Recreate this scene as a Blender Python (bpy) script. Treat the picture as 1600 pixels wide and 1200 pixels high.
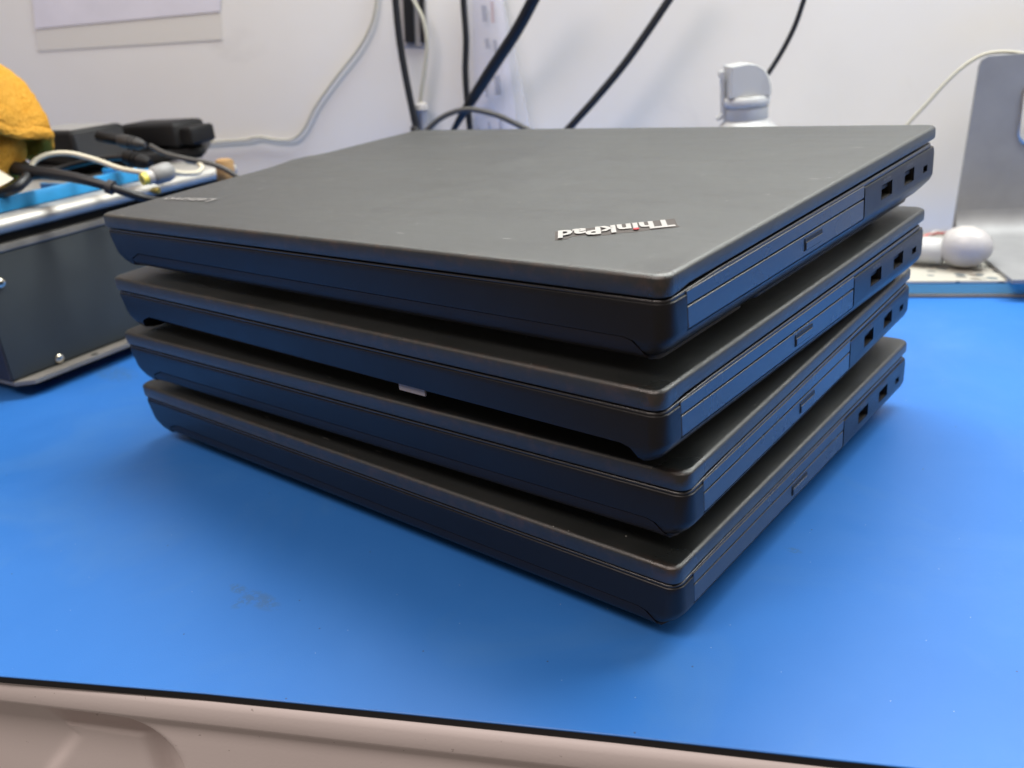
import bpy, bmesh, math, random
from mathutils import Vector, Matrix, noise
random.seed(7)
R = math.radians
sc = bpy.context.scene
for o in list(bpy.data.objects): bpy.data.objects.remove(o)
C = sc.collection

# ------------------------------------------------------------------ camera
CAM = Vector((.12922, -.21774, .20932))
FPX = 1411.8                                   # focal length for a 1600 px wide picture
_y, _p, _r = R(131.6), R(-22.584), R(-5.698)
FW = Vector((math.cos(_p)*math.cos(_y), math.cos(_p)*math.sin(_y), math.sin(_p)))
RT0 = Vector((math.sin(_y), -math.cos(_y), 0)); UP0 = RT0.cross(FW)
RT = math.cos(_r)*RT0 + math.sin(_r)*UP0
UP = -math.sin(_r)*RT0 + math.cos(_r)*UP0
cd = bpy.data.cameras.new('camera'); cam = bpy.data.objects.new('camera', cd); C.objects.link(cam)
cam.matrix_world = Matrix(((RT.x, UP.x, -FW.x, CAM.x), (RT.y, UP.y, -FW.y, CAM.y), (RT.z, UP.z, -FW.z, CAM.z), (0, 0, 0, 1)))
cd.sensor_width = 36; cd.sensor_fit = 'HORIZONTAL'; cd.lens = 36*FPX/1600
cd.clip_start = .01; cd.clip_end = 50
cd.dof.use_dof = True; cd.dof.focus_distance = .325; cd.dof.aperture_fstop = 13
sc.camera = cam

# ------------------------------------------------------------------ bench frame: t along the bench, n towards the wall
_a = R(25.8)
T = Vector((math.cos(_a), math.sin(_a), 0)); N = Vector((-math.sin(_a), math.cos(_a), 0))
def tn(t, n, z=0): return T*t + N*n + Vector((0, 0, z))
def ray(px, py): return FW + RT*((px-800)/FPX) + UP*((600-py)/FPX)
def at_z(px, py, z): d = ray(px, py); return CAM + d*((z-CAM.z)/d.z)
def at_n(px, py, k): d = ray(px, py); return CAM + d*((k-N.dot(CAM))/N.dot(d))
def at_d(px, py, dep): return CAM + ray(px, py)*dep
WALL = .56

# ------------------------------------------------------------------ light
w = bpy.data.worlds.new('World'); sc.world = w; w.use_nodes = True
bg = w.node_tree.nodes['Background']; bg.inputs[0].default_value = (1.0, .84, .74, 1); bg.inputs[1].default_value = .16
def area(name, loc, target, sx, sy, power, col):
    l = bpy.data.lights.new(name, 'AREA'); l.shape = 'RECTANGLE'; l.size = sx; l.size_y = sy; l.energy = power; l.color = col
    o = bpy.data.objects.new(name, l); C.objects.link(o); o.location = loc
    d = (Vector(target)-Vector(loc)).normalized()
    xa = (T - d*T.dot(d)).normalized(); za = -d; ya = za.cross(xa)
    o.matrix_world = Matrix(((xa.x, ya.x, za.x, loc[0]), (xa.y, ya.y, za.y, loc[1]), (xa.z, ya.z, za.z, loc[2]), (0, 0, 0, 1)))
    return o
area('bench_lamp', tn(.17, .40, .84), tn(.04, .25, 0), 1.15, .20, 11.8, (.97, 1.0, .965))
area('warm_fill', tn(-.65, -.95, 1.9), tn(-.15, .1, 0), 1.2, .6, 24, (1.0, .86, .79))  # unseen warm fill added from the front left
area('side_fill', tn(1.5, -.25, 1.5), tn(0, .2, .05), 1.5, 1.0, 6, (.95, .98, 1.0))  # unseen fill added for rim highlights and the right-hand faces
sc.view_settings.view_transform = 'Standard'; sc.view_settings.look = 'None'
sc.view_settings.exposure = .27; sc.view_settings.gamma = 1
sc.render.engine = 'CYCLES'
sc.cycles.max_bounces = 6; sc.cycles.diffuse_bounces = 3; sc.cycles.glossy_bounces = 3; sc.cycles.transmission_bounces = 4; sc.cycles.caustics_reflective = False; sc.cycles.caustics_refractive = False
sc.render.resolution_x = 1024; sc.render.resolution_y = 768

# ------------------------------------------------------------------ materials
def lin(r, g, b):
    f = lambda c: (c/255/12.92) if c/255 <= .04045 else ((c/255+.055)/1.055)**2.4
    return (f(r), f(g), f(b), 1)
class NT:
    def __init__(s, name):
        s.m = bpy.data.materials.new(name); s.m.use_nodes = True; s.t = s.m.node_tree; s.b = s.t.nodes['Principled BSDF']
        s.raw = s.t.nodes.new('ShaderNodeTexCoord').outputs['Object']
        oi = s.t.nodes.new('ShaderNodeObjectInfo'); ml = s.t.nodes.new('ShaderNodeMath'); ml.operation = 'MULTIPLY'; ml.inputs[1].default_value = 7.3
        s.t.links.new(oi.outputs['Random'], ml.inputs[0]); va = s.t.nodes.new('ShaderNodeVectorMath'); va.operation = 'ADD'
        s.t.links.new(s.raw, va.inputs[0]); s.t.links.new(ml.outputs[0], va.inputs[1]); s.co = va.outputs[0]
    def n(s, typ, **kw):
        x = s.t.nodes.new(typ)
        for k, v in kw.items(): setattr(x, k, v)
        return x
    def link(s, a, b): s.t.links.new(a, b)
    def noise(s, scale, detail=3, rough=.55, co=None, dist=0):
        x = s.n('ShaderNodeTexNoise'); x.inputs['Scale'].default_value = scale; x.inputs['Detail'].default_value = detail
        x.inputs['Roughness'].default_value = rough; x.inputs['Distortion'].default_value = dist
        s.link(co or s.co, x.inputs['Vector']); return x.outputs['Fac']
    def map(s, v, a, b, c=0, d=1, smooth=False):
        x = s.n('ShaderNodeMapRange'); x.clamp = True
        if smooth: x.interpolation_type = 'SMOOTHSTEP'
        s.link(v, x.inputs['Value'])
        for i, q in zip((1, 2, 3, 4), (a, b, c, d)): x.inputs[i].default_value = q
        return x.outputs[0]
    def math(s, op, a, b=None):
        x = s.n('ShaderNodeMath', operation=op)
        for i, q in enumerate((a, b)):
            if q is None: continue
            if isinstance(q, (int, float)): x.inputs[i].default_value = q
            else: s.link(q, x.inputs[i])
        return x.outputs[0]
    def mix(s, fac, a, b):
        x = s.n('ShaderNodeMix', data_type='RGBA')
        if isinstance(fac, (int, float)): x.inputs[0].default_value = fac
        else: s.link(fac, x.inputs[0])
        for i, q in ((6, a), (7, b)):
            if isinstance(q, tuple): x.inputs[i].default_value = q
            else: s.link(q, x.inputs[i])
        return x.outputs[2]
    def col(s, c):
        if isinstance(c, tuple): s.b.inputs['Base Color'].default_value = c
        else: s.link(c, s.b.inputs['Base Color'])
    def rough(s, c):
        if isinstance(c, (int, float)): s.b.inputs['Roughness'].default_value = c
        else: s.link(c, s.b.inputs['Roughness'])
    def bump(s, h, strength, dist):
        x = s.n('ShaderNodeBump'); x.inputs['Strength'].default_value = strength; x.inputs['Distance'].default_value = dist
        s.link(h, x.inputs['Height']); s.link(x.outputs[0], s.b.inputs['Normal'])
    def specks(s, scale, r0, keep, warp=None):
        v = s.n('ShaderNodeTexVoronoi'); v.voronoi_dimensions = '2D'; v.inputs['Scale'].default_value = scale; s.link(warp or s.co, v.inputs['Vector'])
        d = s.math('LESS_THAN', v.outputs['Distance'], r0)
        sep = s.n('ShaderNodeSeparateColor'); s.link(v.outputs['Color'], sep.inputs[0])
        gn = s.n('ShaderNodeNewGeometry'); sz = s.n('ShaderNodeSeparateXYZ'); s.link(gn.outputs['True Normal'], sz.inputs[0])
        d = s.math('MULTIPLY', d, s.math('GREATER_THAN', sz.outputs[2], .9))          # dust lies on level faces only
        return s.math('MULTIPLY', d, s.math('LESS_THAN', sep.outputs[0], keep))
def simple(name, c, rough=.5, metal=0, bump=0, bscale=300, var=0, vscale=40, **kw):
    x = NT(name); x.rough(rough); x.b.inputs['Metallic'].default_value = metal
    if var:
        f = x.noise(vscale, 4); x.col(x.mix(x.map(f, .3, .7), tuple(q*(1-var) for q in c[:3])+(1,), tuple(min(1, q*(1+var)) for q in c[:3])+(1,)))
    else: x.col(c)
    if bump: x.bump(x.noise(bscale, 3), bump, .001)
    for k, v in kw.items(): x.b.inputs[k].default_value = v
    return x.m

# soft-touch painted lid: fine grain, dust flecks, brown rub wear along the front edge
def lid_material():
    x = NT('soft_touch_black')
    g = x.noise(9000, 2)
    base = x.mix(x.noise(25, 3), (.0080, .0098, .0098, 1), (.0135, .0162, .0160, 1))
    sep = x.n('ShaderNodeSeparateXYZ'); x.link(x.raw, sep.inputs[0])
    edge = x.map(sep.outputs[1], .0, .0035, 1, 0)
    rub = x.noise(220, 5, .7)
    wear = x.math('MULTIPLY', edge, x.map(rub, .50, .64))
    cx = x.math('POWER', sep.outputs[0], 2.0); cy = x.math('POWER', sep.outputs[1], 2.0)
    corner = x.map(x.math('SQRT', x.math('ADD', cx, cy)), .006, .022, 1, 0)        # the near corner is rubbed shiny
    wear = x.math('MAXIMUM', wear, x.math('MULTIPLY', corner, x.math('MULTIPLY', edge, x.map(rub, .44, .56))))
    c = x.mix(x.math('MULTIPLY', wear, .7), base, (.050, .029, .020, 1))
    dust = x.math('MAXIMUM', x.specks(95, .030, .05), x.specks(300, .06, .012))
    st = x.n('ShaderNodeMapping'); st.inputs['Scale'].default_value = (1, 12, 1); st.inputs['Rotation'].default_value = (0, 0, .7); x.link(x.co, st.inputs['Vector'])
    lint = x.math('MULTIPLY', x.specks(22, .05, .05, st.outputs[0]), .6)
    c = x.mix(x.math('MAXIMUM', x.math('MULTIPLY', dust, .7), lint), c, (.5, .5, .48, 1))
    sm = x.map(x.noise(14, 4, .6, dist=.8), .35, .7); wipe = x.map(x.noise(8, 5, .7, st.outputs[0]), .4, .7)
    x.col(c); x.rough(x.math('SUBTRACT', x.math('ADD', x.map(sm, 0, 1, .36, .47), x.math('MULTIPLY', wipe, .07)), x.math('MULTIPLY', corner, .22)))
    x.b.inputs['IOR'].default_value = 1.84
    x.b.inputs['Sheen Weight'].default_value = .14; x.b.inputs['Sheen Roughness'].default_value = .35
    x.b.inputs['Sheen Tint'].default_value = (.88, .95, .92, 1)
    x.bump(g, .25, .0004); return x.m
def case_material(name, c0, c1, r, ior=1.5):
    x = NT(name); c = x.mix(x.noise(60, 4), c0, c1)
    dust = x.specks(150, .03, .10)
    x.col(x.mix(x.math('MULTIPLY', dust, .5), c, (.35, .33, .30, 1)))
    x.rough(x.map(x.noise(45, 3), .3, .7, r-.02, r+.04)); x.b.inputs['IOR'].default_value = ior
    x.bump(x.noise(5000, 2), .2, .0003); return x.m
M = {}
M['lid'] = lid_material()
M['case'] = case_material('grained_black_plastic', (.006, .0058, .0066, 1), (.010, .0095, .0102, 1), .33, 1.44)
M['bezel'] = case_material('smooth_black_plastic', (.012, .013, .016, 1), (.018, .019, .023, 1), .25, 2.0)
M['rim'] = case_material('black_rim_plastic', (.016, .016, .018, 1), (.024, .023, .025, 1), .2, 1.8)
M['battery'] = case_material('battery_plastic', (.009, .0072, .0066, 1), (.014, .011, .010, 1), .45, 1.42)
M['void'] = simple('port_black', (.006, .006, .007, 1), .5)
M['rubber'] = simple('black_rubber', (.012, .012, .012, 1), .8)
M['shell'] = simple('port_metal', (.16, .145, .125, 1), .4, 1)
M['white_print'] = simple('silver_print', (.40, .39, .375, 1), .5)
M['pale_print'] = simple('pale_print', (.26, .25, .245, 1), .5)
M['red_print'] = simple('red_print', (.55, .03, .04, 1), .4)
M['badge'] = simple('badge_black', (.085, .075, .07, 1), .6, IOR=1.3)
M['grey_print'] = simple('grey_print', (.17, .17, .17, 1), .6)
M['grey_label'] = simple('grey_label', (.26, .255, .25, 1), .45)
M['white_label'] = simple('white_label', (.30, .275, .275, 1), .6)

def mat_material():
    x = NT('blue_mat_rubber')
    big = x.noise(5, 4, .6, dist=.4)
    c = x.mix(x.map(big, .3, .7), (.026, .158, .525, 1), (.037, .190, .59, 1))
    c = x.mix(x.map(x.noise(11, 5, .65, dist=1.0), .52, .80, 0, .20), c, (.13, .28, .47, 1))
    # old grey smears rubbed into the rubber
    sep = x.n('ShaderNodeSeparateXYZ'); x.link(x.raw, sep.inputs[0])
    sn = x.map(x.noise(330, 4, .7), .44, .52)
    def blob(px, py, rx, ry, seed):
        p = at_z(px, py, 0)
        dx = x.math('DIVIDE', x.math('SUBTRACT', sep.outputs[0], p.x), rx); dy = x.math('DIVIDE', x.math('SUBTRACT', sep.outputs[1], p.y), ry)
        d = x.math('ADD', x.math('MULTIPLY', dx, dx), x.math('MULTIPLY', dy, dy))
        f = x.map(d, 1, .2)
        return x.math('MULTIPLY', f, sn)
    s = blob(408, 938, .012, .005, 1)
    for q in ((383, 938, .004, .007, 2), (372, 920, .006, .003, 3), (178, 583, .03, .012, 4), (1240, 860, .004, .002, 5)): s = x.math('MAXIMUM', s, blob(*q))
    c = x.mix(x.math('MULTIPLY', s, .5), c, (.06, .13, .24, 1))
    st = x.n('ShaderNodeMapping'); st.inputs['Scale'].default_value = (1, 9, 1); st.inputs['Rotation'].default_value = (0, 0, -.3); x.link(x.co, st.inputs['Vector'])
    scr = x.math('MULTIPLY', x.map(x.noise(90, 6, .75, st.outputs[0]), .66, .72), x.map(x.noise(12, 2), .5, .62))
    c = x.mix(x.math('MULTIPLY', scr, .35), c, (.32, .50, .72, 1))
    c = x.mix(x.math('MULTIPLY', x.specks(120, .020, .07), .65), c, (.62, .66, .7, 1))
    c = x.mix(x.math('MULTIPLY', x.specks(47, .016, .10), .7), c, (.05, .045, .05, 1))
    x.col(c); x.rough(x.map(x.noise(20, 5, .65, dist=.7), .3, .7, .38, .50)); x.b.inputs['IOR'].default_value = 1.45
    x.bump(x.noise(2200, 2), .12, .0004); return x.m
M['mat'] = mat_material()
M['mat_base'] = simple('black_mat_backing', (.008, .008, .010, 1), .7)
def beige():
    x = NT('beige_bench'); c = x.mix(x.map(x.noise(7, 4), .3, .7), (.76, .680, .665, 1), (.82, .745, .730, 1))
    c = x.mix(x.map(x.noise(420, 2), .74, .77, 0, .5), c, (.24, .18, .16, 1))
    x.col(c); x.rough(.55); x.bump(x.noise(900, 3), .1, .0006); return x.m
M['beige'] = beige()
def wallmat():
    x = NT('painted_wall'); c = x.mix(x.map(x.noise(3.5, 5, .6), .3, .7), (.72, .70, .665, 1), (.78, .765, .73, 1))
    sm = x.math('MULTIPLY', x.map(x.noise(9, 5, .7, dist=.8), .60, .78), .35)
    c = x.mix(sm, c, (.52, .50, .48, 1)); x.col(c); x.rough(.6); x.bump(x.noise(90, 4), .05, .0012); return x.m
M['wall'] = wallmat()
M['paper'] = simple('lilac_paper', (.70, .68, .74, 1), .7, var=.05, vscale=25)
M['tape'] = simple('old_tape_strip', (.69, .665, .615, 1), .5)
M['cable_black'] = simple('black_cable', (.012, .013, .016, 1), .42)
M['cable_grey'] = simple('dark_grey_cable', (.055, .053, .05, 1), .45)
M['cable_cream'] = simple('cream_cable', (.62, .57, .45, 1), .45)
M['cable_beige'] = simple('beige_cable', (.46, .44, .36, 1), .5)
M['white_plastic'] = simple('white_plastic', (.47, .45, .44, 1), .35)
M['grey_plastic'] = simple('grey_plastic', (.27, .27, .27, 1), .45)
M['dark_plastic'] = simple('dark_plastic', (.009, .009, .010, 1), .5, var=.2, IOR=1.3)
M['dark_grey_plastic'] = simple('dark_grey_plastic', (.030, .029, .030, 1), .55, var=.15)
M['yellow'] = simple('yellow_plastic', (.72, .62, .10, 1), .4)
M['blue_plastic'] = simple('light_blue_plastic', (.03, .33, .72, 1), .4, var=.12, vscale=60)
M['box'] = simple('slate_painted_steel', (.028, .036, .041, 1), .6, bump=.05, var=.1, vscale=30)
M['box_side'] = simple('dark_steel', (.028, .024, .030, 1), .5)
M['flange'] = simple('grey_steel', (.22, .205, .185, 1), .6, .1, var=.15, vscale=80)
M['silver'] = simple('brushed_aluminium', (.46, .445, .415, 1), .45, .45, var=.08, vscale=90)
M['nickel'] = simple('nickel_screw', (.75, .70, .58, 1), .25, 1)
M['brass'] = simple('aged_brass', (.32, .26, .08, 1), .4, .8)
M['wood'] = simple('tan_wood', (.42, .25, .10, 1), .6, var=.25, vscale=120)
def orange():
    x = NT('orange_towel'); c = x.mix(x.map(x.noise(700, 3, .7), .35, .65), (.70, .30, .028, 1), (.92, .50, .08, 1)); c = x.mix(x.map(x.noise(60, 3), .35, .65, 0, .35), c, (.84, .48, .10, 1)); x.col(c)
    x.rough(.95); x.b.inputs['IOR'].default_value = 1.2; x.bump(x.noise(700, 3, .75), 1.0, .003); return x.m
M['orange'] = orange()
M['tag'] = simple('cream_tag', (.80, .77, .62, 1), .7)
def clear():
    x = NT('clear_plastic'); x.b.inputs['Base Color'].default_value = (.80, .81, .88, 1); x.rough(.15); x.b.inputs['Alpha'].default_value = .26; return x.m
M['clear'] = clear()
M['milky'] = simple('milky_plastic', (.66, .67, .67, 1), .35, **{'Transmission Weight': .25})
M['milky_grey'] = simple('milky_grey_plastic', (.66, .67, .67, 1), .4, **{'Transmission Weight': .3})
def alu():
    x = NT('anodised_aluminium'); x.col(x.mix(x.map(x.noise(40, 4), .3, .7), (.27, .275, .285, 1), (.32, .325, .335, 1))); x.b.inputs['Metallic'].default_value = .25; x.rough(.55); x.bump(x.noise(2500, 2), .1, .0003); return x.m
M['alu'] = alu()
M['chrome'] = simple('polished_edge', (.85, .82, .76, 1), .15, 1)
M['teal'] = simple('teal_card', (.20, .50, .58, 1), .6)
def booklet():
    x = NT('printed_cream_card'); st = x.n('ShaderNodeMapping'); st.inputs['Rotation'].default_value = (0, 0, _a); st.inputs['Scale'].default_value = (1, 1.6, 1); x.link(x.co, st.inputs['Vector'])
    v = x.n('ShaderNodeTexVoronoi'); v.inputs['Scale'].default_value = 105; x.link(st.outputs[0], v.inputs['Vector'])
    sep = x.n('ShaderNodeSeparateColor'); x.link(v.outputs['Color'], sep.inputs[0])
    k = x.math('MULTIPLY', x.math('LESS_THAN', v.outputs['Distance'], .42), x.math('LESS_THAN', sep.outputs[0], .8))
    ink = x.mix(sep.outputs[1], (.05, .095, .13, 1), (.17, .14, .11, 1))
    x.col(x.mix(x.math('MULTIPLY', k, .95), (.43, .415, .365, 1), ink)); x.rough(.55); return x.m
M['booklet'] = booklet()
M['cream_card'] = simple('cream_card', (.80, .78, .68, 1), .6)
M['red_cord'] = simple('red_cord', (.50, .12, .12, 1), .6)

# ------------------------------------------------------------------ mesh helpers
def obj(name, verts, faces, m, parent=None, smooth=None, mats=None, fm=None):
    me = bpy.data.meshes.new(name); me.from_pydata([tuple(v) for v in verts], [], faces); me.update()
    bm = bmesh.new(); bm.from_mesh(me); bmesh.ops.recalc_face_normals(bm, faces=bm.faces); bm.to_mesh(me); bm.free()
    for q in ([m] if m else mats): me.materials.append(q)
    if fm:
        for p, i in zip(me.polygons, fm): p.material_index = i
    o = bpy.data.objects.new(name, me); C.objects.link(o)
    if parent: o.parent = parent
    if smooth is not None:
        me.polygons.foreach_set('use_smooth', [True]*len(me.polygons)); me.set_sharp_from_angle(angle=R(smooth))
    return o
def tag(o, label, cat, group=None):
    o['label'] = label; o['category'] = cat
    if group: o['group'] = group
    return o
def empty(name, loc=(0, 0, 0), rot=(0, 0, 0)):
    o = bpy.data.objects.new(name, None); C.objects.link(o); o.location = loc; o.rotation_euler = rot; o.empty_display_size = .02; return o
def struct(o): o['kind'] = 'structure'; return o
def join(*parts):
    V, F = [], []
    for v, f in parts:
        k = len(V); V += list(v); F += [tuple(i+k for i in q) for q in f]
    return V, F
def boxg(x0, x1, y0, y1, z0, z1, b=0):
    if b <= 0:
        v = [(x, y, z) for z in (z0, z1) for (x, y) in ((x0, y0), (x1, y0), (x1, y1), (x0, y1))]
        return [Vector(q) for q in v], [(3, 2, 1, 0), (4, 5, 6, 7), (0, 1, 5, 4), (1, 2, 6, 5), (2, 3, 7, 6), (3, 0, 4, 7)]
    rings = [rr(x0+b, x1-b, y0+b, y1-b, b*.5, z0, 2), rr(x0, x1, y0, y1, b, z0+b, 2), rr(x0, x1, y0, y1, b, z1-b, 2), rr(x0+b*.3, x1-b*.3, y0+b*.3, y1-b*.3, b, z1-b*.3, 2), rr(x0+b, x1-b, y0+b, y1-b, b*.5, z1, 2)]
    return loft(rings)
def rr(x0, x1, y0, y1, r, z, ns=5, n=1):
    """rounded rectangle, counter-clockwise from the front edge; n = pieces per straight edge; z may be a function"""
    P = []
    cs = [((x1-r, y0+r), -90), ((x1-r, y1-r), 0), ((x0+r, y1-r), 90), ((x0+r, y0+r), 180)]
    for i, ((cx, cy), a0) in enumerate(cs):
        arc = [(cx+r*math.cos(R(a0+90*k/ns)), cy+r*math.sin(R(a0+90*k/ns))) for k in range(ns+1)]
        P += arc
        (ex, ey) = arc[-1]; (nx, ny), na = cs[(i+1) % 4]; sx, sy = nx+r*math.cos(R(na)), ny+r*math.sin(R(na))
        for k in range(1, n): P.append((ex+(sx-ex)*k/n, ey+(sy-ey)*k/n))
    return [Vector((x, y, z(x, y) if callable(z) else z)) for x, y in P]
def loft(rings, cap0=True, cap1=True, closed=True):
    m = len(rings[0]); V = [p for r_ in rings for p in r_]; F = []
    for i in range(len(rings)-1):
        for j in range(m if closed else m-1):
            k = (j+1) % m; F.append((i*m+j, i*m+k, (i+1)*m+k, (i+1)*m+j))
    if cap0: F.append(tuple(range(m-1, -1, -1)))
    if cap1: F.append(tuple(range((len(rings)-1)*m, len(rings)*m)))
    return V, F
def spline(P, sub=8):
    P = [Vector(p) for p in P]; out = []
    for i in range(len(P)-1):
        a, b, c, d = P[max(i-1, 0)], P[i], P[i+1], P[min(i+2, len(P)-1)]
        for k in range(sub):
            s = k/sub; out.append(.5*((2*b)+(c-a)*s+(2*a-5*b+4*c-d)*s*s+(3*b-a-3*c+d)*s**3))
    return out+[P[-1]]
def sweep(P, rad, seg=10, flat=1.0):
    n = len(P); rings = []; ref = None
    for i, p in enumerate(P):
        d = (P[min(i+1, n-1)]-P[max(i-1, 0)]).normalized()
        if ref is None: ref = d.orthogonal().normalized()
        ref = (ref-d*ref.dot(d)).normalized(); q = d.cross(ref)
        r_ = rad(i/(n-1)) if callable(rad) else rad
        rings.append([p+ref*(r_*math.cos(2*math.pi*k/seg))+q*(r_*flat*math.sin(2*math.pi*k/seg)) for k in range(seg)])
    return loft(rings)
def tube(name, P, rad, m, parent=None, sub=8, seg=10, flat=1.0):
    V, F = sweep(spline(P, sub), rad, seg, flat); return obj(name, V, F, m, parent, smooth=50)
def lathe(prof, origin, axis, seg=24):
    ax = Vector(axis).normalized(); u = ax.orthogonal().normalized(); v = ax.cross(u); o = Vector(origin)
    return loft([[o+ax*h+(u*math.cos(2*math.pi*k/seg)+v*math.sin(2*math.pi*k/seg))*max(r_, 1e-5) for k in range(seg)] for h, r_ in prof])
def boolean(o, cutters):
    for c in cutters:
        md = o.modifiers.new('cut', 'BOOLEAN'); md.operation = 'DIFFERENCE'; md.solver = 'EXACT'; md.object = c
    dg = bpy.context.evaluated_depsgraph_get(); me = bpy.data.meshes.new_from_object(o.evaluated_get(dg))
    o.modifiers.clear(); o.data = me
    for c in cutters: bpy.data.objects.remove(c)
    me.polygons.foreach_set('use_smooth', [True]*len(me.polygons)); me.set_sharp_from_angle(angle=R(28))
def xform(vf, mat): return [mat @ Vector(v) for v in vf[0]], vf[1]
BENCH = Matrix(((T.x, N.x, 0, 0), (T.y, N.y, 0, 0), (0, 0, 1, 0), (0, 0, 0, 1)))     # (t, n, z) -> world

# ------------------------------------------------------------------ setting: wall
V, F = xform(boxg(-1.9, 1.6, WALL, WALL+.1, -.6, 2.2), BENCH)
struct(obj('wall', V, F, M['wall']))

# ------------------------------------------------------------------ workbench
bench = empty('workbench', tn(-.1, .2, -.7))
def benchpart(name, vf, m, smooth=None):
    V, F = vf; return obj(name, [Vector(v)-bench.location for v in V], F, m, bench, smooth)
prof = [(-.0385, -.0035), (-.0400, -.0038), (-.0412, -.0048), (-.0418, -.0066), (-.0418, -.0130), (-.0410, -.0150), (-.0395, -.0160)]
ringsL = []
for t_ in (-1.3, 1.2): ringsL.append([tn(t_, a, b) for a, b in prof+[(WALL-.004, -.016), (WALL-.004, -.0035)]])
benchpart('table_top', loft(ringsL), M['beige'], 40)
# moulded drawer front with a finger recess
def sst(a, b, v): q = max(0, min(1, (v-a)/(b-a))); return q*q*(3-2*q)
def recess(t, z):
    top = -.0232-.036*(t+.20); right = -.1845; r = .017
    d = min(top-z, right-t)
    if t > right-r and z > top-r: d = r-math.hypot(t-(right-r), z-(top-r))
    f = sst(-.0045, .0045, d)
    depth = .0140*f
    fold = sst(-.003, .003, (-.2345-t)-.9*abs(z+.0400))           # mould fold at the left end
    depth -= .0060*sst(-.0335, -.0365, z+.03*(t+.2))*f*sst(-.196, -.204, t)*(1-fold)
    depth -= .0040*fold*f
    return depth
nt, nz = 220, 70; V, F = [], []
for j in range(nz+1):
    z = -.0165-.0735*j/nz
    for i in range(nt+1):
        t = -.34+.44*i/nt; V.append(tn(t, -.0375+recess(t, z), z))
for j in range(nz):
    for i in range(nt): a = j*(nt+1)+i; F.append((a, a+1, a+nt+2, a+nt+1))
k = len(V)
V += [tn(-.34, .2, -.0165), tn(.10, .2, -.0165), tn(.10, .2, -.09), tn(-.34, .2, -.09)]
F += [(0, k, k+1, nt), (nz*(nt+1), nz*(nt+1)+nt, k+2, k+3)]
benchpart('drawer_front', (V, F), M['beige'], 60)
tag(bench, 'beige workbench under the blue mat with a moulded drawer front', 'workbench')

# ------------------------------------------------------------------ mat
mat = empty('work_mat', (0, 0, -.0034))
def mat_outline(z, d=0):
    pts = [(-1.25, -.0436), (-.75, -.0445), (-.2437, -.0432), (-.1596, -.0409), (-.0841, -.0403), (-.017, -.0400), (.0447, -.0404), (.2, -.041), (1.1, -.041), (1.1, WALL-.006), (-1.25, WALL-.006)]
    return [tn(t, n+(d if n < 0 else -d), z) for t, n in pts]
rel = Vector((0, 0, .0034))
V, F = loft([mat_outline(-.0006), mat_outline(-.0002), mat_outline(0, .0003)]); obj('top_layer', [v+rel for v in V], F, M['mat'], mat)
V, F = loft([mat_outline(-.0034, .0002), mat_outline(-.0006, .0001)], True, False); obj('backing_layer', [v+rel for v in V], F, M['mat_base'], mat)
tag(mat, 'blue rubber work mat with black backing covering the bench top', 'mat')

# ------------------------------------------------------------------ laptops
W, D = .3426, .2325
ZT = .0338
def wedge(x, y): return .0125*max(0, y)
def lidz(z0, lip=0):
    def f(x, y):
        z = z0+wedge(x, y)
        if lip: z += .0012*sst(.002, .014, y)
        # lid is bowed a little along its left edge
        k = sst(-W+.045, -W+.002, x)
        if z0 > .030: z += k*(.0009*math.sin(math.pi*max(0, min(1, y/D)))+.0013*math.exp(-((y-.128)/.013)**2))
        return z
    return f
def build_lid(parent):
    o = lambda d, r_, z, lip=0: rr(-W+d, -d, d, D-.0008-d, r_, lidz(z, lip), 6, 26)
    rings = [o(.0020, .0032, .0268, 1), o(.0004, .0044, .0269, 1), o(0, .0046, .0274, 1), o(-.0001, .0047, .0305)]
    r = .0017
    for k in range(1, 8):
        a = k/7*math.pi/2; rings.append(o(r-r*math.cos(a)-.0001, .0047-.35*(r-r*math.cos(a)), ZT-r+r*math.sin(a)))
    rings.append(o(.006, .004, ZT+.00004)); rings.append(o(.020, .002, ZT+.00006)); rings.append(o(.050, .001, ZT+.00008))
    V, F = loft(rings); return obj('lid', V, F, M['lid'], parent, smooth=50)
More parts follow.
